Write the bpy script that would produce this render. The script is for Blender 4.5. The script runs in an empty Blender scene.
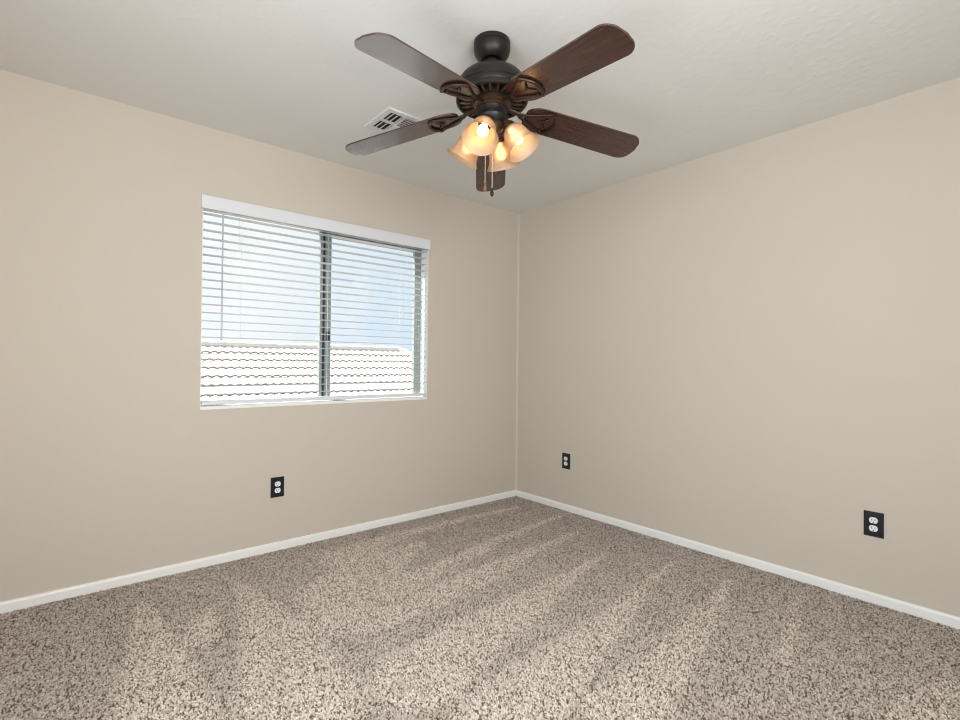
import bpy, bmesh, math, random
from mathutils import Matrix, Vector
import numpy as np

random.seed(7)
rng = np.random.default_rng(7)
PI = math.pi
C = bpy.context.scene.collection
S = bpy.context.scene

# ------------------------------------------------------------------ camera
CAM = Vector((-3.0434, -3.0989, 1.1518))
cam_d = bpy.data.cameras.new('camera')
cam = bpy.data.objects.new('camera', cam_d)
C.objects.link(cam)
cam_d.sensor_fit = 'HORIZONTAL'
cam_d.sensor_width = 36.0
cam_d.lens = 500.35 / 960 * 36.0
cam_d.clip_start = 0.02
_r = Vector((0.76368398, -0.64549863, 0.0108768))
_u = Vector((-0.01134726, 0.0034242, 0.99992975))
_f = Vector((0.64549053, 0.76375375, 0.00470964))
cam.matrix_world = Matrix(((_r.x, _u.x, -_f.x, CAM.x), (_r.y, _u.y, -_f.y, CAM.y),
                           (_r.z, _u.z, -_f.z, CAM.z), (0, 0, 0, 1)))
S.camera = cam

# ------------------------------------------------------------------ light
SUN_STRENGTH = 17.0
SKY_STRENGTH = 1.08
HALL_FILL_POWER = 42.0        # added fill light set in an unseen doorway beside the camera
REAR_FILL_POWER = 60.0        # added fill light set in an unseen opening behind the camera
BULB_STRENGTH = 8.5
S.view_settings.view_transform = 'Standard'
S.view_settings.look = 'None'
S.view_settings.gamma = 1.0
S.view_settings.use_curve_mapping = False
S.view_settings.exposure = 0.0
S.cycles.filter_width = 1.15

w = bpy.data.worlds.new('sky')
S.world = w
w.use_nodes = True
nt = w.node_tree
nt.nodes.clear()
wo = nt.nodes.new('ShaderNodeOutputWorld')
bg = nt.nodes.new('ShaderNodeBackground')
tc = nt.nodes.new('ShaderNodeTexCoord')
dot = nt.nodes.new('ShaderNodeVectorMath'); dot.operation = 'DOT_PRODUCT'
dot.inputs[1].default_value = (0.80, 0.60, 0.0)
ramp = nt.nodes.new('ShaderNodeValToRGB')
cr = ramp.color_ramp
cr.elements[0].position = 0.79; cr.elements[0].color = (0.97, 0.98, 1.0, 1)
cr.elements[1].position = 0.905; cr.elements[1].color = (0.72, 0.83, 0.97, 1)
cloud = nt.nodes.new('ShaderNodeTexNoise'); cloud.inputs['Scale'].default_value = 5.0
cloud.inputs['Detail'].default_value = 4.0
cramp = nt.nodes.new('ShaderNodeValToRGB')
cramp.color_ramp.elements[0].position = 0.5; cramp.color_ramp.elements[0].color = (0, 0, 0, 1)
cramp.color_ramp.elements[1].position = 0.72; cramp.color_ramp.elements[1].color = (0.7, 0.7, 0.7, 1)
cmix = nt.nodes.new('ShaderNodeMixRGB'); cmix.inputs[2].default_value = (0.92, 0.95, 1.0, 1)
nt.links.new(tc.outputs['Generated'], dot.inputs[0])
nt.links.new(tc.outputs['Generated'], cloud.inputs['Vector'])
nt.links.new(cloud.outputs['Fac'], cramp.inputs['Fac'])
nt.links.new(dot.outputs['Value'], ramp.inputs['Fac'])
nt.links.new(cramp.outputs['Color'], cmix.inputs['Fac'])
nt.links.new(ramp.outputs['Color'], cmix.inputs[1])
nt.links.new(cmix.outputs['Color'], bg.inputs['Color'])
bg.inputs['Strength'].default_value = SKY_STRENGTH
nt.links.new(bg.outputs[0], wo.inputs[0])

sun_d = bpy.data.lights.new('sun', 'SUN')
sun_d.energy = SUN_STRENGTH
sun_d.angle = math.radians(1.0)
sun_d.color = (1.0, 0.96, 0.90)
sun = bpy.data.objects.new('sun', sun_d)
C.objects.link(sun)
_az, _el = math.radians(152), math.radians(52)
_sd = Vector((math.cos(_az) * math.cos(_el), math.sin(_az) * math.cos(_el), math.sin(_el)))
sun.rotation_euler = _sd.to_track_quat('Z', 'Y').to_euler()
sun.location = (-4, 6, 9)


def area(name, loc, target, sx, sy, power, color):
    d = bpy.data.lights.new(name, 'AREA')
    d.shape = 'RECTANGLE'; d.size = sx; d.size_y = sy; d.energy = power; d.color = color
    o = bpy.data.objects.new(name, d)
    C.objects.link(o)
    o.location = loc
    o.rotation_euler = (Vector(target) - Vector(loc)).to_track_quat('-Z', 'Y').to_euler()
    return o


X0, Y0, H = -3.70, -3.75, 2.44          # room: x from X0 to 0, y from Y0 to 0
area('doorway_fill', (X0 - 0.10, -2.55, 1.10), (0, -2.55, 1.90), 0.78, 1.98, HALL_FILL_POWER, (0.76, 0.90, 1.0))  # unseen area light added to brighten the room
area('rear_opening_fill', (-2.72, Y0 - 0.10, 1.50), (-2.72, 0, 2.30), 1.55, 1.2, REAR_FILL_POWER, (0.95, 0.97, 1.0))  # unseen area light added behind the camera, aimed up to lift the ceiling

# ------------------------------------------------------------------ materials
MATS = {}


def new_mat(name):
    m = bpy.data.materials.new(name)
    m.use_nodes = True
    MATS[name] = m
    b = m.node_tree.nodes['Principled BSDF']
    return m, m.node_tree, b


def setin(b, **kw):
    for k, v in kw.items():
        b.inputs[k.replace('_', ' ')].default_value = v


def plain(name, col, rough=0.5, metal=0.0, spec=0.5, bump=None, vary=0.0):
    m, t, b = new_mat(name)
    b.inputs['Roughness'].default_value = rough
    b.inputs['Metallic'].default_value = metal
    b.inputs['Specular IOR Level'].default_value = spec
    c = (*col, 1)
    b.inputs['Base Color'].default_value = c
    tcn = t.nodes.new('ShaderNodeTexCoord')
    if vary:
        n = t.nodes.new('ShaderNodeTexNoise'); n.inputs['Scale'].default_value = 9.0
        n.inputs['Detail'].default_value = 5.0
        mx = t.nodes.new('ShaderNodeMixRGB')
        mx.inputs[1].default_value = (*[x * (1 - vary) for x in col], 1)
        mx.inputs[2].default_value = (*[min(1, x * (1 + vary)) for x in col], 1)
        t.links.new(tcn.outputs['Object'], n.inputs['Vector'])
        t.links.new(n.outputs['Fac'], mx.inputs['Fac'])
        t.links.new(mx.outputs['Color'], b.inputs['Base Color'])
    if bump:
        sc, strength, dist = bump
        n = t.nodes.new('ShaderNodeTexNoise'); n.inputs['Scale'].default_value = sc
        n.inputs['Detail'].default_value = 3.0
        bn = t.nodes.new('ShaderNodeBump'); bn.inputs['Strength'].default_value = strength
        bn.inputs['Distance'].default_value = dist
        t.links.new(tcn.outputs['Object'], n.inputs['Vector'])
        t.links.new(n.outputs['Fac'], bn.inputs['Height'])
        t.links.new(bn.outputs['Normal'], b.inputs['Normal'])
    return m


def wall_paint(name, col, scale, strength):
    """rolled paint over a light knock-down drywall texture"""
    m, t, b = new_mat(name)
    setin(b, Roughness=0.62, Specular_IOR_Level=0.25)
    tcn = t.nodes.new('ShaderNodeTexCoord')
    n1 = t.nodes.new('ShaderNodeTexNoise'); n1.inputs['Scale'].default_value = scale
    n1.inputs['Detail'].default_value = 2.0
    n2 = t.nodes.new('ShaderNodeTexNoise'); n2.inputs['Scale'].default_value = 2.2
    n2.inputs['Detail'].default_value = 3.0
    r1 = t.nodes.new('ShaderNodeValToRGB')
    r1.color_ramp.elements[0].position = 0.50; r1.color_ramp.elements[1].position = 0.64
    mx = t.nodes.new('ShaderNodeMixRGB')
    mx.inputs[1].default_value = (*[x * 0.985 for x in col], 1)
    mx.inputs[2].default_value = (*[x * 1.015 for x in col], 1)
    bn = t.nodes.new('ShaderNodeBump'); bn.inputs['Strength'].default_value = strength
    bn.inputs['Distance'].default_value = 0.0016
    t.links.new(tcn.outputs['Object'], n1.inputs['Vector'])
    t.links.new(tcn.outputs['Object'], n2.inputs['Vector'])
    t.links.new(n1.outputs['Fac'], r1.inputs['Fac'])
    t.links.new(r1.outputs['Color'], bn.inputs['Height'])
    t.links.new(n2.outputs['Fac'], mx.inputs['Fac'])
    t.links.new(mx.outputs['Color'], b.inputs['Base Color'])
    t.links.new(bn.outputs['Normal'], b.inputs['Normal'])
    return m


M_WALL = wall_paint('beige_wall_paint', (0.60, 0.535, 0.455), 26.0, 0.10)
M_CEIL = wall_paint('ceiling_paint', (0.79, 0.775, 0.74), 22.0, 0.24)
M_TRIM = plain('white_trim_paint', (0.88, 0.87, 0.84), 0.35, bump=(40, 0.03, 0.001))
M_RETURN = plain('white_window_return', (0.82, 0.82, 0.79), 0.5, bump=(40, 0.05, 0.001))  # window return set whiter than the beige wall
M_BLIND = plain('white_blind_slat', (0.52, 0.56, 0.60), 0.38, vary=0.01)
M_VALANCE = plain('white_blind_valance', (0.73, 0.74, 0.755), 0.42, vary=0.01)
M_CORD = plain('white_cord', (0.74, 0.75, 0.76), 0.7, vary=0.02)
M_WAND = plain('clear_grey_wand', (0.50, 0.54, 0.60), 0.2, vary=0.02)
M_ALU = plain('grey_window_aluminium', (0.26, 0.29, 0.285), 0.45, 0.3, vary=0.06)
M_ALU_DARK = plain('dark_window_gasket', (0.015, 0.017, 0.018), 0.6, vary=0.1)
M_BRONZE = plain('dark_oiled_bronze', (0.013, 0.010, 0.009), 0.40, 0.20, 0.4, vary=0.15)
M_BRONZE_WARM = plain('brushed_antique_bronze', (0.075, 0.038, 0.018), 0.34, 0.50, 0.5, vary=0.25)
M_IRON = plain('dark_antique_bronze', (0.036, 0.019, 0.011), 0.36, 0.40, 0.5, vary=0.25)
M_DARKHOLE = plain('dark_duct_inside', (0.02, 0.025, 0.02), 0.9, vary=0.1)
M_VENT = plain('white_enamelled_vent', (0.72, 0.72, 0.70), 0.4, vary=0.02)
M_PLATE = plain('black_outlet_plate', (0.010, 0.011, 0.016), 0.25, 0.0, 0.5, vary=0.1)
M_RECEPT = plain('white_outlet_plastic', (0.80, 0.82, 0.84), 0.35, vary=0.02)
M_SLOT = plain('outlet_slot_shadow_gap', (0.012, 0.012, 0.014), 0.6, vary=0.1)
M_SCREW = plain('dark_screw', (0.03, 0.03, 0.03), 0.3, 0.8, vary=0.1)
M_FOB = plain('wooden_pull_fob', (0.20, 0.10, 0.035), 0.4, vary=0.2)
M_CHAIN = plain('brass_bead_chain', (0.62, 0.55, 0.42), 0.35, 0.4, vary=0.1)
M_STUCCO = plain('tan_stucco', (0.42, 0.36, 0.29), 0.9, bump=(60, 0.3, 0.01), vary=0.06)
M_FASCIA = plain('painted_fascia_board', (0.30, 0.24, 0.19), 0.7, vary=0.06)
M_GROUND = plain('dry_gravel_ground', (0.36, 0.30, 0.24), 0.95, bump=(30, 0.4, 0.02), vary=0.15)
M_TILE = plain('sun_bleached_roof_tile', (0.58, 0.55, 0.53), 0.8, bump=(50, 0.2, 0.01), vary=0.10)
M_DOOR = plain('white_door_paint', (0.78, 0.77, 0.74), 0.4, bump=(40, 0.03, 0.001))

# blade wood: dark walnut veneer under a glossy varnish
m, t, b = new_mat('dark_walnut_blade'); M_BLADE = m
tcn = t.nodes.new('ShaderNodeTexCoord')
mp = t.nodes.new('ShaderNodeMapping'); mp.inputs['Scale'].default_value = (2.0, 46.0, 8.0)
n = t.nodes.new('ShaderNodeTexNoise'); n.inputs['Scale'].default_value = 2.2; n.inputs['Detail'].default_value = 6.0
n.inputs['Distortion'].default_value = 0.6
rp = t.nodes.new('ShaderNodeValToRGB')
rp.color_ramp.elements[0].position = 0.34; rp.color_ramp.elements[0].color = (0.026, 0.0072, 0.0042, 1)
rp.color_ramp.elements[1].position = 0.70; rp.color_ramp.elements[1].color = (0.056, 0.0145, 0.0070, 1)
t.links.new(tcn.outputs['Object'], mp.inputs['Vector']); t.links.new(mp.outputs[0], n.inputs['Vector'])
t.links.new(n.outputs['Fac'], rp.inputs['Fac']); t.links.new(rp.outputs['Color'], b.inputs['Base Color'])
setin(b, Roughness=0.45, Specular_IOR_Level=0.12, Coat_Weight=1.0, Coat_Roughness=0.21, Coat_IOR=1.82)

# frosted amber glass of the lamp shades
m, t, b = new_mat('frosted_amber_glass'); M_SHADE = m
out = t.nodes['Material Output']
tr = t.nodes.new('ShaderNodeBsdfRefraction'); tr.inputs['Color'].default_value = (0.98, 0.85, 0.68, 1)
tr.inputs['Roughness'].default_value = 0.62; tr.inputs['IOR'].default_value = 1.18
tp = t.nodes.new('ShaderNodeBsdfTransparent'); tp.inputs['Color'].default_value = (1.0, 0.82, 0.60, 1)
n = t.nodes.new('ShaderNodeTexNoise'); n.inputs['Scale'].default_value = 30.0
tcn = t.nodes.new('ShaderNodeTexCoord'); t.links.new(tcn.outputs['Object'], n.inputs['Vector'])
bn = t.nodes.new('ShaderNodeBump'); bn.inputs['Strength'].default_value = 0.15; bn.inputs['Distance'].default_value = 0.001
t.links.new(n.outputs['Fac'], bn.inputs['Height'])
setin(b, Base_Color=(0.70, 0.52, 0.36, 1), Roughness=0.34, Specular_IOR_Level=0.5)
t.links.new(bn.outputs['Normal'], b.inputs['Normal'])
m1 = t.nodes.new('ShaderNodeMixShader'); m1.inputs[0].default_value = 0.50
m2 = t.nodes.new('ShaderNodeMixShader'); m2.inputs[0].default_value = 0.06
t.links.new(b.outputs[0], m1.inputs[1]); t.links.new(tr.outputs[0], m1.inputs[2])
t.links.new(m1.outputs[0], m2.inputs[1]); t.links.new(tp.outputs[0], m2.inputs[2])
t.links.new(m2.outputs[0], out.inputs['Surface'])

m, t, b = new_mat('lit_bulb'); M_BULB = m
setin(b, Base_Color=(1, 1, 1, 1), Emission_Color=(1.0, 0.68, 0.34, 1), Emission_Strength=BULB_STRENGTH)

# clear window glass
m, t, b = new_mat('clear_window_glass'); M_GLASS = m
out = t.nodes['Material Output']
tp = t.nodes.new('ShaderNodeBsdfTransparent'); tp.inputs['Color'].default_value = (0.97, 0.99, 0.985, 1)
gl = t.nodes.new('ShaderNodeBsdfGlossy'); gl.inputs['Roughness'].default_value = 0.02
mx = t.nodes.new('ShaderNodeMixShader')
mx.inputs[0].default_value = 0.04
t.links.new(tp.outputs[0], mx.inputs[1]); t.links.new(gl.outputs[0], mx.inputs[2])
t.links.new(mx.outputs[0], out.inputs['Surface'])

# carpet: flecked frieze pile; the attribute pile_lay holds the vacuum strokes and a darker margin along two walls
m, t, b = new_mat('flecked_beige_carpet'); M_CARPET = m
setin(b, Roughness=0.95, Specular_IOR_Level=0.1)
tcn = t.nodes.new('ShaderNodeTexCoord')
wn = t.nodes.new('ShaderNodeTexNoise'); wn.inputs['Scale'].default_value = 70.0; wn.inputs['Detail'].default_value = 2.0
wadd = t.nodes.new('ShaderNodeMixRGB'); wadd.blend_type = 'LINEAR_LIGHT'; wadd.inputs['Fac'].default_value = 0.010
vo = t.nodes.new('ShaderNodeTexVoronoi'); vo.inputs['Scale'].default_value = 105.0
vo.inputs['Randomness'].default_value = 1.0
sep = t.nodes.new('ShaderNodeSeparateColor')
rp = t.nodes.new('ShaderNodeValToRGB')
els = rp.color_ramp.elements
els[0].position = 0.0; els[0].color = (0.075, 0.045, 0.030, 1)
els[1].position = 1.0; els[1].color = (0.66, 0.57, 0.50, 1)
for pos, c in ((0.13, (0.12, 0.078, 0.054, 1)), (0.30, (0.26, 0.19, 0.145, 1)), (0.62, (0.40, 0.32, 0.265, 1)), (0.85, (0.53, 0.44, 0.375, 1))):
    e = els.new(pos); e.color = c
at = t.nodes.new('ShaderNodeAttribute'); at.attribute_name = 'pile_lay'
n3 = t.nodes.new('ShaderNodeTexNoise'); n3.inputs['Scale'].default_value = 14.0; n3.inputs['Detail'].default_value = 5.0
ma = t.nodes.new('ShaderNodeMath'); ma.operation = 'MULTIPLY_ADD'
ma.inputs[1].default_value = 0.5; ma.inputs[2].default_value = -0.25
add = t.nodes.new('ShaderNodeMath'); add.operation = 'ADD'
mr = t.nodes.new('ShaderNodeMapRange')
mr.inputs['From Min'].default_value = 0.0; mr.inputs['From Max'].default_value = 1.0
mr.inputs['To Min'].default_value = 0.80; mr.inputs['To Max'].default_value = 1.30
mul = t.nodes.new('ShaderNodeVectorMath'); mul.operation = 'SCALE'
bn = t.nodes.new('ShaderNodeBump'); bn.inputs['Strength'].default_value = 0.9; bn.inputs['Distance'].default_value = 0.006
bn.invert = True
t.links.new(tcn.outputs['Object'], wn.inputs['Vector'])
t.links.new(tcn.outputs['Object'], wadd.inputs[1]); t.links.new(wn.outputs['Color'], wadd.inputs[2])
t.links.new(wadd.outputs['Color'], vo.inputs['Vector'])
t.links.new(vo.outputs['Color'], sep.inputs['Color']); t.links.new(sep.outputs[0], rp.inputs['Fac'])
t.links.new(tcn.outputs['Object'], n3.inputs['Vector'])
t.links.new(n3.outputs['Fac'], ma.inputs[0]); t.links.new(ma.outputs[0], add.inputs[0]); t.links.new(at.outputs['Fac'], add.inputs[1])
t.links.new(add.outputs[0], mr.inputs['Value'])
t.links.new(rp.outputs['Color'], mul.inputs[0]); t.links.new(mr.outputs[0], mul.inputs['Scale'])
t.links.new(mul.outputs[0], b.inputs['Base Color'])
t.links.new(vo.outputs['Distance'], bn.inputs['Height']); t.links.new(bn.outputs['Normal'], b.inputs['Normal'])


m, t, b = new_mat('flecked_carpet_yarn'); M_PILE = m
setin(b, Roughness=0.95, Specular_IOR_Level=0.08)
ya = t.nodes.new('ShaderNodeAttribute'); ya.attribute_name = 'yarn'
at = t.nodes.new('ShaderNodeAttribute'); at.attribute_name = 'pile_lay'
rp = t.nodes.new('ShaderNodeValToRGB')
els = rp.color_ramp.elements
els[0].position = 0.0; els[0].color = (0.15, 0.105, 0.080, 1)
els[1].position = 1.0; els[1].color = (0.96, 0.88, 0.82, 1)
for pos, c in ((0.13, (0.22, 0.155, 0.115, 1)), (0.26, (0.53, 0.435, 0.355, 1)), (0.55, (0.72, 0.62, 0.535, 1)), (0.85, (0.87, 0.77, 0.69, 1))):
    e = els.new(pos); e.color = c
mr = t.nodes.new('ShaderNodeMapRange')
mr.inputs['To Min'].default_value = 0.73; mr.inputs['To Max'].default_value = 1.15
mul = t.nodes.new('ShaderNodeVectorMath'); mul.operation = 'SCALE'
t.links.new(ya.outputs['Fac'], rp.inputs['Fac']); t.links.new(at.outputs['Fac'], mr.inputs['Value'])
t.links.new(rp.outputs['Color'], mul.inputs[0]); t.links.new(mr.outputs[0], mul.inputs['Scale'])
t.links.new(mul.outputs[0], b.inputs['Base Color'])


# ------------------------------------------------------------------ mesh helpers
def obj(name, bm, mat, parent=None, smooth=False, bevel=0.0, matrix=None):
    if bevel:
        bmesh.ops.bevel(bm, geom=[e for e in bm.edges if e.calc_face_angle(0) > 0.6], offset=bevel,
                        segments=2, profile=0.6, affect='EDGES', clamp_overlap=True)
    bmesh.ops.recalc_face_normals(bm, faces=bm.faces)
    me = bpy.data.meshes.new(name)
    bm.to_mesh(me); bm.free()
    me.materials.append(mat)
    if smooth:
        for p in me.polygons:
            p.use_smooth = True
        try:
            me.set_sharp_from_angle(angle=math.radians(38))
        except Exception:
            pass
    o = bpy.data.objects.new(name, me)
    C.objects.link(o)
    if parent is not None:
        o.parent = parent
    if matrix is not None:
        o.matrix_local = matrix
    return o


def box(bm, lo, hi):
    x0, y0, z0 = lo; x1, y1, z1 = hi
    v = [bm.verts.new(p) for p in ((x0, y0, z0), (x1, y0, z0), (x1, y1, z0), (x0, y1, z0),
                                   (x0, y0, z1), (x1, y0, z1), (x1, y1, z1), (x0, y1, z1))]
    for f in ((0, 3, 2, 1), (4, 5, 6, 7), (0, 1, 5, 4), (1, 2, 6, 5), (2, 3, 7, 6), (3, 0, 4, 7)):
        bm.faces.new([v[i] for i in f])


def boxes(*pairs):
    bm = bmesh.new()
    for lo, hi in pairs:
        box(bm, lo, hi)
    return bm


def lathe(bm, prof, n=48, mat=None, cap0=False, cap1=False):
    """prof: list of (r, z); closed tip where r == 0"""
    M = mat or Matrix.Identity(4)
    rings = []
    for r, z in prof:
        if r < 1e-6:
            rings.append([bm.verts.new(M @ Vector((0, 0, z)))])
        else:
            rings.append([bm.verts.new(M @ Vector((r * math.cos(2 * PI * i / n), r * math.sin(2 * PI * i / n), z))) for i in range(n)])
    for a, c in zip(rings, rings[1:]):
        for i in range(n):
            j = (i + 1) % n
            if len(a) == 1 and len(c) == 1:
                continue
            if len(a) == 1:
                bm.faces.new((a[0], c[i], c[j]))
            elif len(c) == 1:
                bm.faces.new((a[i], a[j], c[0]))
            else:
                bm.faces.new((a[i], a[j], c[j], c[i]))
    if cap0 and len(rings[0]) > 1:
        bm.faces.new(rings[0])
    if cap1 and len(rings[-1]) > 1:
        bm.faces.new(rings[-1])


def tube(bm, pts, r, n=10, mat=None, flat=1.0):
    """round (or flattened) bar along a polyline; r may be a list"""
    M = mat or Matrix.Identity(4)
    pts = [Vector(p) for p in pts]
    rs = r if isinstance(r, (list, tuple)) else [r] * len(pts)
    rings = []
    up = Vector((0, 0, 1))
    for i, p in enumerate(pts):
        d = (pts[min(i + 1, len(pts) - 1)] - pts[max(i - 1, 0)]).normalized()
        ref = up if abs(d.dot(up)) < 0.95 else Vector((1, 0, 0))
        s = d.cross(ref).normalized(); q = s.cross(d).normalized()
        rings.append([bm.verts.new(M @ (p + s * (rs[i] * math.cos(2 * PI * k / n)) + q * (rs[i] * flat * math.sin(2 * PI * k / n)))) for k in range(n)])
    for a, c in zip(rings, rings[1:]):
        for i in range(n):
            j = (i + 1) % n
            bm.faces.new((a[i], a[j], c[j], c[i]))
    bm.faces.new(rings[0]); bm.faces.new(rings[-1])


def prism(bm, outline, z0, z1, mat=None):
    M = mat or Matrix.Identity(4)
    a = [bm.verts.new(M @ Vector((x, y, z0))) for x, y in outline]
    c = [bm.verts.new(M @ Vector((x, y, z1))) for x, y in outline]
    n = len(outline)
    bm.faces.new(a); bm.faces.new(c)
    for i in range(n):
        j = (i + 1) % n
        bm.faces.new((a[i], a[j], c[j], c[i]))


def struct(name, bm, mat, parent=None, **kw):
    o = obj(name, bm, mat, parent, **kw)
    if parent is None:
        o['kind'] = 'structure'
    return o


def tag(o, label, cat, group=None):
    o['label'] = label; o['category'] = cat
    if group:
        o['group'] = group
    return o


def empty(name, loc, rz=0.0):
    o = bpy.data.objects.new(name, None)
    C.objects.link(o)
    o.empty_display_size = 0.1
    o.location = loc; o.rotation_euler = (0, 0, rz)
    return o


# ------------------------------------------------------------------ room shell
WX0, WX1, WZ0, WZ1 = -2.440, -0.937, 0.873, 2.060      # window opening in the far left wall
T = 0.15


def wall_with_hole(lo, hi, axis, h0, h1, z0, z1):
    """box wall from lo to hi running along axis, with a rectangular opening h0..h1, z0..z1"""
    bm = bmesh.new()
    def seg(a0, a1, c0, c1):
        l = list(lo); h = list(hi)
        l[axis] = a0; h[axis] = a1; l[2] = c0; h[2] = c1
        if a1 - a0 > 1e-6 and c1 - c0 > 1e-6:
            box(bm, l, h)
    us = [lo[axis], h0, h1, hi[axis]]
    zs = [lo[2], z0, z1, hi[2]]
    # one watertight grid of cells, inner shared faces removed
    for i in range(3):
        for k in range(3):
            if i == 1 and k == 1:
                continue
            seg(us[i], us[i + 1], zs[k], zs[k + 1])
    bmesh.ops.remove_doubles(bm, verts=bm.verts, dist=1e-5)
    seen = {}
    for f in list(bm.faces):
        key = tuple(sorted(v.index for v in f.verts))
        seen.setdefault(key, []).append(f)
    bm.verts.index_update()
    seen = {}
    for f in list(bm.faces):
        key = tuple(sorted(v.index for v in f.verts))
        seen.setdefault(key, []).append(f)
    kill = [f for fs in seen.values() if len(fs) > 1 for f in fs]
    bmesh.ops.delete(bm, geom=kill, context='FACES_ONLY')
    return bm


struct('wall_back', wall_with_hole((X0 - T, 0, -0.02), (T, T, H), 0, WX0, WX1, WZ0, WZ1), M_WALL)
struct('wall_right', boxes(((0, Y0 - T, -0.02), (T, 0, H))), M_WALL)
DY0, DY1, DZ = -2.96, -2.14, 2.03                      # open doorway added out of view to hold the fill light
struct('wall_left', wall_with_hole((X0 - T, Y0, -0.02), (X0, 0, H), 1, DY0, DY1, -0.02 + 1e-7, DZ), M_WALL)
struct('wall_front', wall_with_hole((X0 - T, Y0 - T, -0.02), (0, Y0, H), 0, -3.55, -1.90, 0.87, 2.10), M_WALL)  # unseen rear opening added for the fill light
struct('ceiling', boxes(((X0 - T, Y0 - T, H), (T, T, H + 0.12))), M_CEIL)

# carpet: fine grid so that the lay of the pile can be stored per vertex
STROKES = [
    [(-2.73, -0.31, .025), (-2.75, -0.66, .07), (-2.76, -0.97, .115), (-2.78, -1.2, .14), (-2.81, -1.6, .16)],
    [(-2.33, -0.39, .03), (-2.33, -0.73, .09), (-2.35, -1.06, .15), (-2.42, -1.49, .20)],
    [(-2.52, -0.58, .04), (-2.58, -0.79, .08)],
    [(-0.24, -0.27, .024), (-0.80, -0.24, .045), (-1.30, -0.24, .07), (-1.78, -0.37, .13)],
    [(-0.08, -0.62, .020), (-0.83, -0.71, .043), (-1.49, -0.86, .08), (-1.92, -0.89, .15), (-2.10, -0.97, .16)],
    [(-0.35, -0.95, .016), (-0.85, -0.99, .044), (-1.31, -1.06, .10), (-1.72, -1.11, .09), (-1.99, -1.12, .10)],
    [(-0.53, -1.31, .014), (-0.93, -1.36, .047), (-1.31, -1.44, .11), (-1.72, -1.49, .145), (-2.03, -1.58, .18)],
    [(-0.33, -1.62, .016), (-0.81, -1.71, .044), (-1.22, -1.80, .08), (-1.59, -1.86, .116), (-1.92, -1.93, .17)],
    [(-0.30, -1.93, .014), (-0.64, -2.01, .038), (-1.01, -2.07, .07), (-1.35, -2.13, .09), (-1.64, -2.16, .13)],
    [(-0.22, -2.23, .015), (-0.58, -2.32, .022), (-0.89, -2.39, .026)],
    [(-0.58, -2.83, .036), (-0.85, -2.80, .07), (-1.3, -2.8, .15)],
    [(-1.29, -0.46, .044), (-1.71, -0.60, .18), (-2.01, -0.75, .158)],
]
STEP = 0.02
FZ = -0.002                                  # carpet backing; the pile stands on it up to about z = 6 mm
gx = np.arange(X0, 0.0001, (0 - X0) / round((0 - X0) / STEP))
gy = np.arange(Y0, 0.0001, (0 - Y0) / round((0 - Y0) / STEP))
GX, GY = np.meshgrid(gx, gy)
lay = np.zeros_like(GX)
for st in STROKES:
    for (xa, ya, wa), (xb, yb, wb) in zip(st, st[1:]):
        dx, dy = xb - xa, yb - ya
        tt = np.clip(((GX - xa) * dx + (GY - ya) * dy) / (dx * dx + dy * dy), 0, 1)
        dd = np.hypot(GX - xa - tt * dx, GY - ya - tt * dy)
        ww = wa + (wb - wa) * tt
        soft = 0.012 + 0.28 * ww
        lay = np.maximum(lay, np.clip((ww + soft * 0.5 - dd) / soft, 0, 1))
base = 0.31 + 0.07 * np.sin(GX * 2.1 + GY * 1.3)
near = np.clip((-0.9 - GX) / 1.6, 0, 1) * np.clip((-0.6 - GY) / 1.2, 0, 1)
lay = base + 0.03 * near + (1.0 - base) * lay * 0.78
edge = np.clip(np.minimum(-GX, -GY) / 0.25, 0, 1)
lay *= 0.65 + 0.35 * edge  # darker band along the back and right walls
me = bpy.data.meshes.new('floor')
ny, nx = GX.shape
vz = np.full(GX.size, FZ)
verts = np.stack([GX.ravel(), GY.ravel(), vz], 1)
idx = np.arange(nx * ny).reshape(ny, nx)
quads = np.stack([idx[:-1, :-1], idx[:-1, 1:], idx[1:, 1:], idx[1:, :-1]], -1).reshape(-1, 4)
me.from_pydata(verts.tolist(), [], quads.tolist())
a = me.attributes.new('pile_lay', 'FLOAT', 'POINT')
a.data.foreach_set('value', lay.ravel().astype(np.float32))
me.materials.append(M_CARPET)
fl = bpy.data.objects.new('floor', me); C.objects.link(fl); fl['kind'] = 'structure'


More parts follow.
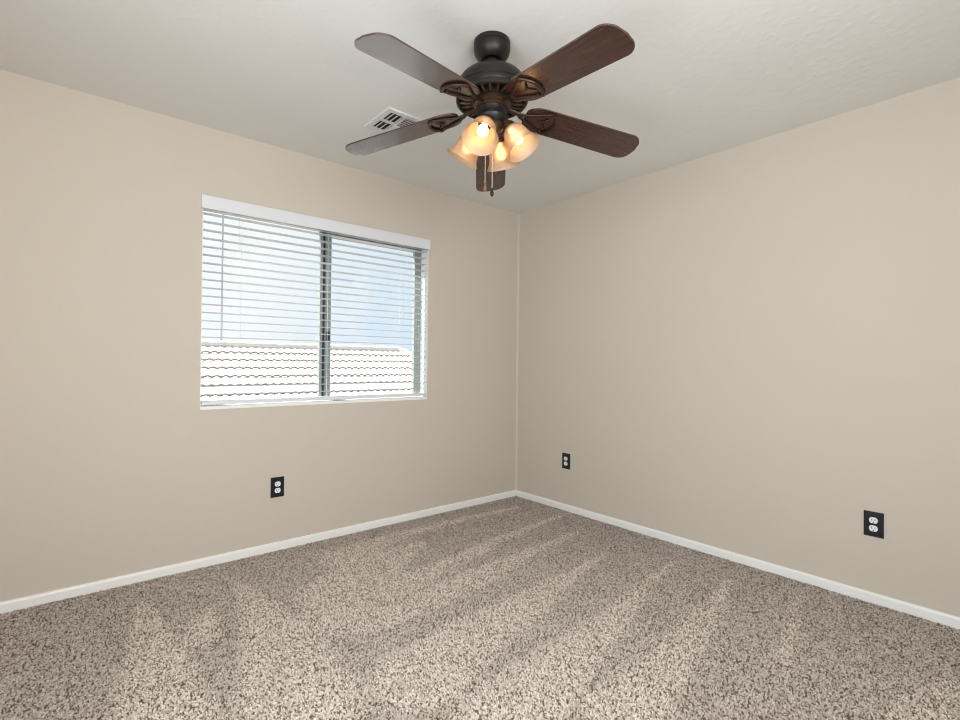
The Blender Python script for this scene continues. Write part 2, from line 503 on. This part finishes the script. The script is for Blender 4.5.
# the pile itself: one short leaning tuft of yarn every few millimetres, coloured tuft by tuft
def carpet_pile():
    sp = 0.0056
    tx = np.arange(X0 + sp / 2, -0.004, sp); ty = np.arange(Y0 + sp / 2, -0.004, sp)
    PX, PY = np.meshgrid(tx, ty)
    N = PX.size
    px = (PX + rng.uniform(-0.45, 0.45, PX.shape) * sp).ravel(); py = (PY + rng.uniform(-0.45, 0.45, PX.shape) * sp).ravel()
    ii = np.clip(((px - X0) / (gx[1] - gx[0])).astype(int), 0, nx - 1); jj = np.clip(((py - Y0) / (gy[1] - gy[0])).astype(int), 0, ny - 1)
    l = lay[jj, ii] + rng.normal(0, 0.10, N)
    yarn = rng.uniform(0, 1, N)
    h = 0.0080 + rng.normal(0, 0.0010, N)
    rb = 0.0034 * rng.uniform(0.8, 1.15, N); rt = 0.0033 * rng.uniform(0.7, 1.25, N)
    th = rng.uniform(0, 2 * PI, N)
    la = rng.uniform(0, 2 * PI, N); lm = 0.0030 * rng.uniform(0.2, 1.0, N)
    lx = lm * np.cos(la) + 0.0035 * (0.5 - l); ly = lm * np.sin(la)
    V = np.zeros((N, 6, 3))
    for k in range(3):
        aa = th + k * 2 * PI / 3
        V[:, k, 0] = px + rb * np.cos(aa); V[:, k, 1] = py + rb * np.sin(aa); V[:, k, 2] = FZ
        V[:, 3 + k, 0] = px + lx + rt * np.cos(aa + 0.5); V[:, 3 + k, 1] = py + ly + rt * np.sin(aa + 0.5); V[:, 3 + k, 2] = FZ + h + rng.normal(0, 0.0006, N)
    V[..., 0] = np.minimum(V[..., 0], -0.0005); V[..., 1] = np.minimum(V[..., 1], -0.0005)
    fc = np.array([[3, 4, 5, 5], [0, 1, 4, 3], [1, 2, 5, 4], [2, 0, 3, 5]])
    loops = []
    tri = np.array([3, 4, 5]); qd = fc[1:]
    per = np.concatenate([tri, qd.ravel()])                     # 15 loops per tuft
    L = (np.arange(N)[:, None] * 6 + per[None, :]).astype(np.int32).ravel()
    st = (np.arange(N)[:, None] * 15 + np.array([0, 3, 7, 11])[None, :]).astype(np.int32).ravel()
    tt = np.tile(np.array([3, 4, 4, 4], np.int32), N)
    me = bpy.data.meshes.new('carpet_pile')
    me.vertices.add(N * 6); me.vertices.foreach_set('co', V.astype(np.float32).ravel())
    me.loops.add(L.size); me.loops.foreach_set('vertex_index', L)
    me.polygons.add(N * 4); me.polygons.foreach_set('loop_start', st)
    me.update(calc_edges=True)
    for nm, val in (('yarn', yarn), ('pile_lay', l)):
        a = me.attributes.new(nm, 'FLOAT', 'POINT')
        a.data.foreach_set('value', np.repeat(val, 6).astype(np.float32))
    me.materials.append(M_PILE)
    o = bpy.data.objects.new('carpet_pile', me); C.objects.link(o)
    o['kind'] = 'stuff'
    tag(o, 'flecked beige and brown cut pile carpet with vacuum stripes covering the floor', 'carpet')


carpet_pile()


def skirting(name, p0, p1, inward):
    """baseboard with a rounded top edge from p0 to p1, thickness towards inward"""
    bm = bmesh.new()
    prof = [(0, FZ), (0.0125, FZ), (0.0125, 0.0435), (0.0105, 0.0495), (0.006, 0.0530), (0, 0.0540)]
    ends = []
    for p in (p0, p1):
        ends.append([bm.verts.new((p[0] + inward[0] * d, p[1] + inward[1] * d, z)) for d, z in prof])
    n = len(prof)
    for i in range(n):
        j = (i + 1) % n
        bm.faces.new((ends[0][i], ends[0][j], ends[1][j], ends[1][i]))
    bm.faces.new(ends[0]); bm.faces.new(ends[1])
    return struct(name, bm, M_TRIM)


skirting('baseboard_back', (X0, 0), (0, 0), (0, -1))
skirting('baseboard_right', (0, Y0), (0, -0.0125), (-1, 0))
skirting('baseboard_front', (X0, Y0), (-0.0125, Y0), (0, 1))
skirting('baseboard_left', (X0, DY1 + 0.07), (X0, -0.0125), (1, 0))

# caulked inside corner between the two visible walls
bm = bmesh.new()
R_ = 0.016
prof = [(0, 0)] + [(-R_ + R_ * math.sin(a_) - 0.0, -R_ + R_ * math.cos(a_)) for a_ in np.linspace(0, PI / 2, 7)]
lo_ = [bm.verts.new((x, y, 0.0540)) for x, y in prof]
hi_ = [bm.verts.new((x, y, H)) for x, y in prof]
for i in range(len(prof)):
    j = (i + 1) % len(prof)
    bm.faces.new((lo_[i], lo_[j], hi_[j], hi_[i]))
bm.faces.new(lo_); bm.faces.new(hi_)
struct('trim_1', bm, M_WALL, smooth=True)

# door casing of the added doorway beside the camera
struct('trim_2', boxes(((X0, DY0 - 0.06, 0), (X0 + 0.015, DY0, DZ + 0.06)), ((X0, DY1, 0), (X0 + 0.015, DY1 + 0.06, DZ + 0.06)),
                       ((X0, DY0, DZ), (X0 + 0.015, DY1, DZ + 0.06))), M_TRIM)

# ------------------------------------------------------------------ window
win = empty('window_1', (WX0, 0.10, WZ0)); win['kind'] = 'structure'
wl = lambda x, y, z: (x - WX0, y - 0.10, z - WZ0)


def wbox(*pairs):
    return boxes(*[(wl(*lo), wl(*hi)) for lo, hi in pairs])


e = 0.004
obj('window_return', wbox(((WX0, 0.001, WZ0), (WX0 + e, 0.149, WZ1)), ((WX1 - e, 0.001, WZ0), (WX1, 0.149, WZ1)),
                          ((WX0 + e, 0.001, WZ1 - e), (WX1 - e, 0.149, WZ1)), ((WX0 + e, 0.001, WZ0), (WX1 - e, 0.149, WZ0 + e))), M_RETURN, win)
obj('window_sill', wbox(((WX0 + e, -0.004, WZ0), (WX1 - e, 0.085, WZ0 + 0.018))), M_TRIM, win, bevel=0.003)
fa, fb = 0.092, 0.140
L_, R2 = WX0 + e, WX1 - e
obj('window_frame', wbox(((L_, fa, WZ0 + e), (L_ + 0.014, fb, WZ1 - e)), ((R2 - 0.026, fa, WZ0 + e), (R2, fb, WZ1 - e)),
                         ((L_ + 0.014, fa, WZ1 - 0.05), (R2 - 0.026, fb, WZ1 - e)), ((L_ + 0.014, fa, WZ0 + e), (R2 - 0.026, fb, WZ0 + 0.022))), M_ALU, win)
obj('fixed_stile', wbox(((-1.722, 0.108, WZ0 + 0.03), (-1.704, fb, WZ1 - 0.05))), M_ALU, win)
obj('stile_gasket', wbox(((-1.704, 0.112, WZ0 + 0.03), (-1.689, 0.132, WZ1 - 0.05))), M_ALU_DARK, win)
obj('sash_frame', wbox(((-1.689, 0.096, WZ0 + 0.03), (-1.651, 0.124, WZ1 - 0.05)), ((R2 - 0.054, 0.096, WZ0 + 0.03), (R2 - 0.026, 0.124, WZ1 - 0.05)),
                       ((-1.651, 0.096, WZ1 - 0.084), (R2 - 0.054, 0.124, WZ1 - 0.05)), ((-1.651, 0.096, WZ0 + 0.022), (R2 - 0.054, 0.124, WZ0 + 0.042))), M_ALU, win)
obj('sash_latch', wbox(((-1.684, 0.084, 1.285), (-1.662, 0.096, 1.345))), M_ALU_DARK, win, bevel=0.003)
obj('fixed_pane', wbox(((L_ + 0.014, 0.122, WZ0 + 0.03), (-1.722, 0.126, WZ1 - 0.05))), M_GLASS, win)
obj('sliding_pane', wbox(((-1.651, 0.108, WZ0 + 0.042), (R2 - 0.054, 0.112, WZ1 - 0.084))), M_GLASS, win)

# ------------------------------------------------------------------ blind
bl = empty('window_blind', (WX0, 0.0, WZ1))
tag(bl, 'white horizontal slat blind with open slats and a deep valance in the window', 'blind')
BO = Vector((WX0, 0.0, WZ1))


def bbox(lo, hi):
    return boxes((Vector(lo) - BO, Vector(hi) - BO))


bm = bmesh.new()
vx0, vx1 = -2.449, -0.9365
box(bm, Vector((vx0, -0.022, 1.984)) - BO, Vector((vx1, -0.012, 2.056)) - BO)      # valance face
box(bm, Vector((vx0, -0.012, 1.984)) - BO, Vector((vx0 + 0.008, -0.0005, 2.056)) - BO)
box(bm, Vector((vx1 - 0.008, -0.012, 1.984)) - BO, Vector((vx1, -0.0005, 2.056)) - BO)
obj('valance', bm, M_VALANCE, bl, bevel=0.0025)
obj('headrail', bbox((WX0 + 0.010, 0.006, 1.992), (WX1 - 0.010, 0.062, 2.052)), M_BLIND, bl)
SX0, SX1 = WX0 + 0.009, WX1 - 0.009
SY0, SY1 = 0.008, 0.058
PITCH = 0.0461
bm = bmesh.new()
n = 8
cs = []
for i in range(n + 1):
    f_ = i / n
    y = SY0 + (SY1 - SY0) * f_
    z = 0.0022 * (1 - (2 * f_ - 1) ** 2)
    cs.append((y, z))
loop = [(y, z + 0.0026) for y, z in cs] + [(y, z) for y, z in reversed(cs)]
va = [bm.verts.new((SX0 - BO.x, y, z)) for y, z in loop]
vb = [bm.verts.new((SX1 - BO.x, y, z)) for y, z in loop]
for i in range(len(loop)):
    j = (i + 1) % len(loop)
    bm.faces.new((va[i], va[j], vb[j], vb[i]))
bm.faces.new(va); bm.faces.new(vb)
slat = obj('slat', bm, M_BLIND, bl)
slat.location = (0, 0, 1.9660 - BO.z)
NS = 23
for k in range(1, NS):
    s = slat.copy(); C.objects.link(s); s.parent = bl
    s.location = (0, 0, 1.9660 - k * PITCH - BO.z)
obj('bottom_rail', bbox((SX0, 0.006, 0.8985), (SX1, 0.060, 0.9185)), M_VALANCE, bl, bevel=0.003)
for cx in (-2.235, -1.69, -1.145):
    bm = bmesh.new()
    for yy in (SY0 - 0.0016, SY1 + 0.0016):
        tube(bm, [(cx - BO.x, yy, 1.992 - BO.z), (cx - BO.x, yy, 0.9185 - BO.z)], 0.0009, 6)
    obj('ladder_cord', bm, M_CORD, bl)
bm = bmesh.new()
wx = -2.338 - BO.x
tube(bm, [(wx, -0.004, 1.985 - BO.z), (wx, -0.007, 1.975 - BO.z), (wx, -0.007, 1.30 - BO.z), (wx, -0.007, 1.262 - BO.z)], [0.003, 0.0042, 0.0042, 0.0052], 8)
obj('tilt_wand', bm, M_WAND, bl, smooth=True)

# ------------------------------------------------------------------ ceiling fan
FC = Vector((-1.7225, -1.5900, H))
fan = empty('ceiling_fan', FC)
tag(fan, 'dark bronze ceiling fan with five walnut blades and four lit amber glass shades', 'ceiling fan')
nrm = Vector((0.0143, 0.0409, 1.0)).normalized()
q = Vector((0, 0, 1)).rotation_difference(nrm).to_matrix().to_4x4()
TILT = Matrix.Translation((0, 0, -0.11)) @ q @ Matrix.Translation((0, 0, 0.11))
Z = lambda z: z - H
TILT_B = TILT.copy()
TILT = TILT @ Matrix.Scale(1.0175, 4)


def fan_lathe(name, prof, mat, n=56, parent=None, M=TILT):
    bm = bmesh.new()
    lathe(bm, [(r, Z(z)) for r, z in prof], n)
    return obj(name, bm, mat, parent or fan, smooth=True, matrix=(M if parent is None else None))


bm = bmesh.new()
lathe(bm, [(0, Z(2.44)), (0.070, Z(2.44)), (0.073, Z(2.437)), (0.0735, Z(2.420)), (0.0715, Z(2.4185)), (0.0715, Z(2.4165)), (0.0738, Z(2.414)), (0.0735, Z(2.404)), (0.0700, Z(2.390)), (0.0620, Z(2.376)), (0.0500, Z(2.364)), (0.0445, Z(2.3605)), (0.0420, Z(2.362)), (0.0400, Z(2.368)), (0, Z(2.372))], 56)
obj('canopy', bm, M_BRONZE, fan, smooth=True)
fan_lathe('hanger_ball', [(0, 2.374), (0.024, 2.369), (0.033, 2.358), (0.033, 2.348), (0.024, 2.338), (0, 2.336)], M_BRONZE)
fan_lathe('downrod_collar', [(0, 2.345), (0.020, 2.345), (0.022, 2.340), (0.040, 2.338), (0.043, 2.333), (0.043, 2.300), (0, 2.299)], M_BRONZE)
motor = fan_lathe('motor_housing', [(0, 2.312), (0.048, 2.312), (0.052, 2.308), (0.064, 2.308), (0.098, 2.301), (0.121, 2.289), (0.1345, 2.270), (0.1378, 2.250), (0.1385, 2.240), (0.1365, 2.238),
                                    (0.1375, 2.234), (0.1375, 2.220), (0.1360, 2.218), (0.1410, 2.214), (0.1425, 2.206), (0.1410, 2.197), (0.1340, 2.194), (0.1280, 2.200), (0.1250, 2.214), (0.085, 2.214), (0.082, 2.196), (0.078, 2.194), (0, 2.194)], M_BRONZE)
fb_ = bmesh.new()
NF = 24
for k in range(NF):
    a_ = 2 * PI * k / NF
    M = Matrix.Rotation(a_, 4, 'Z')
    tube(fb_, [(0.080, 0, Z(2.200)), (0.104, 0, Z(2.1985)), (0.130, 0, Z(2.203))], [0.0040, 0.0062, 0.0040], 8, M, 1.3)
obj('cooling_fin', fb_, M_BRONZE_WARM, motor).name = 'vent_grille'
fan_lathe('flywheel', [(0, 2.196), (0.074, 2.196), (0.076, 2.190), (0.076, 2.180), (0.070, 2.176), (0.064, 2.174), (0.064, 2.164), (0, 2.164)], M_BRONZE_WARM)
fan_lathe('switch_housing', [(0, 2.166), (0.060, 2.166), (0.0615, 2.162), (0.0600, 2.158), (0.0600, 2.134), (0.0615, 2.130), (0.058, 2.120), (0.048, 2.110), (0.044, 2.106), (0, 2.105)], M_BRONZE)
fan_lathe('light_fitter', [(0, 2.107), (0.043, 2.107), (0.045, 2.100), (0.040, 2.078), (0.033, 2.064), (0.026, 2.055), (0.022, 2.044), (0.025, 2.036), (0.021, 2.027), (0.010, 2.020), (0, 2.018)], M_BRONZE_WARM)

# blades
A0, PIT, BZ, RAD, DROOP = 0.8590, -0.1580, 2.1241, 0.6579, math.atan(0.1271)
ROOT = 0.138


def blade_frame(k):
    return (TILT_B @ Matrix.Rotation(A0 + k * 2 * PI / 5, 4, 'Z') @ Matrix.Translation((0.4, 0, Z(BZ)))
            @ Matrix.Rotation(DROOP, 4, 'Y') @ Matrix.Rotation(PIT, 4, 'X') @ Matrix.Translation((-0.4, 0, 0)))


def hwid(r):
    return 0.0709 + (0.0754 - 0.0709) * (r - 0.25) / 0.35


out_ = []
rc = 0.052
for a_ in np.linspace(0, PI / 2, 10):        # outer corner, +y side
    out_.append((RAD - rc + rc * math.sin(a_), hwid(RAD) - rc + rc * math.cos(a_)))
wt = hwid(RAD) - rc
out_ = [(x + 0.0, y) for x, y in out_]
half = out_[:]
tip_mid = [(RAD + 0.004, 0.0)]
root_half = []
for a_ in np.linspace(0, PI / 2, 10):
    root_half.append((ROOT + 0.075 - 0.075 * math.cos(a_), 0.026 + (hwid(0.21) - 0.026) * math.sin(a_)))
upper = root_half + half
outline = upper + tip_mid + [(x, -y) for x, y in reversed(upper)]
bm = bmesh.new()
prism(bm, outline, -0.003, 0.003)
blade0 = obj('blade', bm, M_BLADE, fan, matrix=blade_frame(0), bevel=0.0012)

# blade iron in the blade's own frame: two side bars, an outer arc and a pierced ornament
bm = bmesh.new()
zi = -0.0075
arc = []
for a_ in np.linspace(-1, 1, 15):
    arc.append((0.268 - 0.030 * a_ * a_, 0.060 * a_, zi - 0.001))
tube(bm, arc, 0.0068, 8, flat=0.8)
for s in (-1, 1):
    tube(bm, [(0.238, 0.060 * s, zi), (0.215, 0.049 * s, zi), (0.180, 0.033 * s, zi), (0.145, 0.017 * s, zi + 0.001), (0.115, 0.008 * s, zi + 0.006)], [0.0055, 0.0050, 0.0050, 0.0055, 0.006], 8, flat=0.75)
    tube(bm, [(0.212, 0.001 * s, zi + 0.002), (0.222, 0.012 * s, zi), (0.232, 0.025 * s, zi), (0.238, 0.030 * s, zi + 0.001)], [0.0042, 0.0040, 0.0034, 0.002], 8, flat=0.75)
for hx, hy in ((0.205, 0.0), (0.225, 0.044), (0.225, -0.044)):      # screw bosses
    lathe(bm, [(0, -0.0105), (0.004, -0.0100), (0.0052, -0.0075), (0.0052, -0.003)], 10, Matrix.Translation((hx, hy, 0)))
# arm up to the flywheel
tube(bm, [(0.132, 0, zi + 0.003), (0.108, 0, zi + 0.010), (0.086, 0, zi + 0.014), (0.062, 0, zi + 0.014)], [0.013, 0.011, 0.010, 0.010], 10, flat=0.55)
iron0 = obj('blade_iron', bm, M_IRON, fan, smooth=True, matrix=blade_frame(0))
for k in range(1, 5):
    for src in (blade0, iron0):
        d = src.copy(); C.objects.link(d); d.parent = fan; d.matrix_local = blade_frame(k)

# four lamp shades on short sockets
TIP = math.radians(57)                       # how far below the horizontal a shade points
for k, az in enumerate((-152, -62, 28, 118)):
    M = (TILT @ Matrix.Rotation(math.radians(az), 4, 'Z') @ Matrix.Translation((0.0575, 0, Z(2.104)))
         @ Matrix.Rotation(PI / 2 + TIP, 4, 'Y') @ Matrix.Scale(1.06, 4))
    # local +z is the axis of the shade, pointing outwards and down
    bm = bmesh.new()
    lathe(bm, [(0, -0.004), (0.013, -0.004), (0.015, 0.006), (0.022, 0.012), (0.0245, 0.020), (0.0255, 0.034), (0.0235, 0.036), (0, 0.036)], 32)
    Mi = M.inverted()
    Ma = TILT @ Matrix.Rotation(math.radians(az), 4, 'Z')
    arm = [Mi @ (Ma @ Vector(v_)) for v_ in ((0.028, 0, Z(2.070)), (0.044, 0, Z(2.076)), (0.054, 0, Z(2.090)), (0.0575, 0, Z(2.104)))]
    tube(bm, arm, [0.010, 0.009, 0.009, 0.011], 10)
    obj('socket_cup', bm, M_BRONZE_WARM, fan, smooth=True, matrix=M)
    prof = [(0.024, 0.030), (0.027, 0.034), (0.036, 0.043), (0.0425, 0.056), (0.046, 0.072), (0.0485, 0.090), (0.0525, 0.106), (0.0590, 0.119), (0.0650, 0.126)]
    inner = [(r - 0.0028, z + 0.0003) for r, z in reversed(prof)]
    bm = bmesh.new()
    lathe(bm, prof + [(0.0652, 0.1285)] + inner, 48)
    obj('lamp_shade', bm, M_SHADE, fan, smooth=True, matrix=M)
    bm = bmesh.new()
    lathe(bm, [(0, 0.036), (0.010, 0.036), (0.0105, 0.050), (0.0115, 0.056), (0.016, 0.063), (0.0195, 0.073), (0.0200, 0.080), (0.0183, 0.088), (0.0135, 0.095), (0.007, 0.0985), (0, 0.0992)], 28)
    obj('bulb', bm, M_BULB, fan, smooth=True, matrix=M)

# two pull chains with fobs
for px, py, zt, zb, fm in ((-0.0145, 0.0112, 2.12, 1.880, M_FOB), (0.0150, 0.0008, 2.12, 1.864, M_BRONZE)):
    base_v = Vector((px + 0.020, py + 0.030, 0))
    bm = bmesh.new()
    tube(bm, [base_v + Vector((0, 0, Z(zt))), base_v + Vector((0, 0, Z(zb)))], 0.0013, 6)
    ch = obj('pull_chain', bm, M_CHAIN, fan)
    bm = bmesh.new()
    lathe(bm, [(0, Z(zb) + 0.004), (0.002, Z(zb) + 0.003), (0.0035, Z(zb) - 0.004), (0.0072, Z(zb) - 0.014), (0.0078, Z(zb) - 0.020), (0.0060, Z(zb) - 0.027), (0.003, Z(zb) - 0.030), (0, Z(zb) - 0.031)], 16, Matrix.Translation(base_v))
    obj('pull_fob', bm, fm, ch, smooth=True)

# ------------------------------------------------------------------ ceiling register
vent = empty('ceiling_vent', (-1.640, -0.7300, H))
tag(vent, 'white square metal air register with curved louvers on the ceiling behind the fan', 'vent')
hx, hy = 0.135, 0.134
bm = bmesh.new()
B_ = 0.030
for lo, hi in (((-hx, -hy, -0.009), (hx, -hy + B_, 0)), ((-hx, hy - B_, -0.009), (hx, hy, 0)),
               ((-hx, -hy + B_, -0.009), (-hx + B_, hy - B_, 0)), ((hx - B_, -hy + B_, -0.009), (hx, hy - B_, 0))):
    box(bm, lo, hi)
obj('vent_frame', bm, M_VENT, vent)
obj('duct_backing', boxes(((-hx + B_, -hy + B_, -0.0015), (hx - B_, hy - B_, -0.0002))), M_DARKHOLE, vent)
bm = bmesh.new()
box(bm, (-0.025, -hy + B_, -0.010), (-0.015, hy - B_, -0.0015))
box(bm, (0.065, -hy + B_, -0.010), (0.075, hy - B_, -0.0015))
box(bm, (-hx + B_, -0.008, -0.010), (-0.025, 0.008, -0.0015))
box(bm, (0.075, -0.008, -0.010), (hx - B_, 0.008, -0.0015))
obj('vent_divider', bm, M_VENT, vent)


def louver(p0, p1, side, n_=5, drop=0.012, run=0.015):
    """curved blade from p0 to p1 that sweeps down towards side"""
    bm = bmesh.new()
    rows = []
    for i in range(n_ + 1):
        a_ = i / n_ * PI / 2
        o_ = Vector((side[0] * run * (1 - math.cos(a_)), side[1] * run * (1 - math.cos(a_)), -0.0015 - drop * math.sin(a_)))
        rows.append((Vector(p0) + o_, Vector(p1) + o_))
    th = Vector((-side[0] * 0.0012, -side[1] * 0.0012, 0.0))
    A = [bm.verts.new(a_) for a_, _ in rows] + [bm.verts.new(a_ + th) for a_, _ in reversed(rows)]
    Bv = [bm.verts.new(c_) for _, c_ in rows] + [bm.verts.new(c_ + th) for _, c_ in reversed(rows)]
    for i in range(len(A)):
        j = (i + 1) % len(A)
        bm.faces.new((A[i], A[j], Bv[j], Bv[i]))
    bm.faces.new(A); bm.faces.new(Bv)
    return bm


for sy in (-1, 1):
    for k in range(3):
        xx = -0.031 - k * 0.026
        obj('louver', louver((xx, sy * 0.008, 0), (xx, sy * (hy - B_), 0), (-1, 0)), M_VENT, vent)
    for k in range(1):
        obj('louver', louver((0.082, sy * 0.008, 0), (0.082, sy * (hy - B_), 0), (1, 0)), M_VENT, vent)
for k in range(5):
    for sy in (-1, 1):
        yy = sy * (0.010 + k * 0.020)
        obj('louver', louver((-0.015, yy, 0), (0.065, yy, 0), (0, sy)), M_VENT, vent)

# ------------------------------------------------------------------ power outlets


def outlet_meshes():
    W, Hh = 0.0395, 0.0605
    bm = bmesh.new()
    box(bm, (-W, -0.0062, -Hh), (W, -0.0003, Hh))
    bmesh.ops.bevel(bm, geom=[e_ for e_ in bm.edges if abs(e_.verts[0].co.y + 0.0062) < 1e-5 and abs(e_.verts[1].co.y + 0.0062) < 1e-5],
                    offset=0.004, segments=3, profile=0.5, affect='EDGES')
    return bm


def rec_bm():
    bm = bmesh.new()
    ol = []
    for a_ in np.linspace(0, 2 * PI, 36, endpoint=False):
        x = 0.0172 * math.cos(a_); z = 0.0172 * math.sin(a_)
        z = max(-0.0143, min(0.0143, z))
        ol.append((x, z))
    prism(bm, ol, 0.0055, 0.0082, Matrix.Rotation(PI / 2, 4, 'X'))
    return bm


def outlet(loc, rz, label, roll=0.0):
    o = empty('power_outlet', loc)
    o.rotation_euler = (0, roll, rz) if rz == 0 else (0, 0, rz)
    tag(o, label, 'outlet', 'black plated duplex outlets on the walls')
    obj('wall_plate', outlet_meshes(), M_PLATE, o, smooth=False)
    for s in (-1, 1):
        r_ = obj('receptacle', rec_bm(), M_RECEPT, o, smooth=True)
        r_.location = (0, 0, 0.0195 * s)
        for sx, h_ in ((-0.0062, 0.0045), (0.0062, 0.0036)):
            obj('blade_slot', boxes(((sx - 0.0014, -0.0086, 0.0030 - h_), (sx + 0.0014, -0.0080, 0.0030 + h_))), M_SLOT, r_)
        bm_ = bmesh.new()
        prism(bm_, [(0.0026 * math.cos(a_), 0.0026 * math.sin(a_) - 0.0085) for a_ in np.linspace(0, 2 * PI, 14, endpoint=False)], 0.0080, 0.0086, Matrix.Rotation(PI / 2, 4, 'X'))
        obj('ground_slot', bm_, M_SLOT, r_)
    bm_ = bmesh.new()
    lathe(bm_, [(0, 0.0074), (0.0022, 0.0072), (0.0030, 0.0062)], 14, Matrix.Rotation(PI / 2, 4, 'X'))
    obj('plate_screw', bm_, M_SCREW, o)
    return o


outlet((-2.0180, 0, 0.3850), 0, 'black duplex outlet with white sockets on the wall under the window')
outlet((0, -0.5545, 0.3893), -PI / 2, 'black duplex outlet low on the right wall close to the room corner')
outlet((0, -2.4790, 0.3856), -PI / 2, 'black duplex outlet on the right wall far from the room corner')

# ------------------------------------------------------------------ outside: neighbour's tiled roof
house = empty('neighbour_house', (0.5, 9.7, -2.9))
tag(house, 'neighbouring house with a sunlit tiled hip roof seen through the blind', 'house')
HO = Vector((0.5, 9.7, -2.9))
RIDGE_Y, RIDGE_Z, RX0, RX1 = 9.70, 1.47, -5.0, 4.62
SLOPE, ROW, NROW, PER, AMP = 0.50, 0.345, 11, 0.172, 0.026


def wave(x):
    return AMP * (0.5 + 0.5 * math.cos(2 * PI * x / PER))


bm = bmesh.new()
for r in range(NROW):
    y1 = RIDGE_Y - r * ROW; z1 = RIDGE_Z - r * ROW * SLOPE
    y0 = y1 - ROW; z0 = z1 - ROW * SLOPE
    xa, xb = RX0, RX1 + (r + 0.5) * ROW * 0.9
    nseg = int((xb - xa) / (PER / 8))
    prev = None
    for i in range(nseg + 1):
        x = xa + i * PER / 8
        wv = wave(x)
        a_ = bm.verts.new(Vector((x, y1, z1 + wv * 0.9)) - HO)
        b_ = bm.verts.new(Vector((x, y0, z0 + 0.034 + wv)) - HO)
        c_ = bm.verts.new(Vector((x, y0 + 0.05, z0 + wv * 0.9 - 0.012)) - HO)
        if prev:
            bm.faces.new((prev[0], a_, b_, prev[1]))
            bm.faces.new((prev[1], b_, c_, prev[2]))
        prev = (a_, b_, c_)
obj('roof_tiles', bm, M_TILE, house, smooth=True)
# ridge and hip caps
bm = bmesh.new()
pts = []
x = RX0
while x < RX1:
    tube(bm, [Vector((x, RIDGE_Y, RIDGE_Z + 0.030)) - HO, Vector((min(x + 0.38, RX1), RIDGE_Y, RIDGE_Z + 0.038)) - HO], [0.085, 0.098], 14)
    x += 0.38
k = 0
L = NROW * ROW
while k * 0.34 < L:
    d0, d1 = k * 0.34, (k + 1) * 0.34
    tube(bm, [Vector((RX1 + d1 * 0.9, RIDGE_Y - d1, RIDGE_Z - d1 * SLOPE + 0.040)) - HO, Vector((RX1 + d0 * 0.9, RIDGE_Y - d0, RIDGE_Z - d0 * SLOPE + 0.030)) - HO], [0.098, 0.085], 14)
    k += 1
obj('ridge_caps', bm, M_TILE, house, smooth=True)
ye = RIDGE_Y - L; ze = RIDGE_Z - L * SLOPE
# closed hip and rear planes under the tiles, fascia and walls
bm = bmesh.new()
xe = RX1 + L * 0.9
v = [Vector(p_) - HO for p_ in ((RX0, RIDGE_Y, RIDGE_Z - 0.02), (RX1, RIDGE_Y, RIDGE_Z - 0.02), (xe, ye, ze - 0.02), (RX0, ye, ze - 0.02),
                                (xe, RIDGE_Y + L, ze - 0.02), (RX0, RIDGE_Y + L, ze - 0.02))]
v = [bm.verts.new(p_) for p_ in v]
bm.faces.new((v[0], v[1], v[2], v[3])); bm.faces.new((v[1], v[4], v[2])); bm.faces.new((v[0], v[5], v[4], v[1]))
bm.faces.new((v[3], v[2], v[4], v[5])); bm.faces.new((v[0], v[3], v[5]))
obj('roof_deck', bm, M_FASCIA, house)
obj('fascia_board', boxes((Vector((RX0, ye - 0.02, ze - 0.20)) - HO, Vector((xe, ye + 0.02, ze - 0.005)) - HO)), M_FASCIA, house)
obj('house_wall', boxes((Vector((RX0 + 0.3, ye + 0.5, -2.9)) - HO, Vector((xe - 0.5, RIDGE_Y + L - 0.5, ze - 0.03)) - HO)), M_STUCCO, house)
struct('ground', boxes(((-30, 0.3, -3.1), (40, 60, -2.9))), M_GROUND)
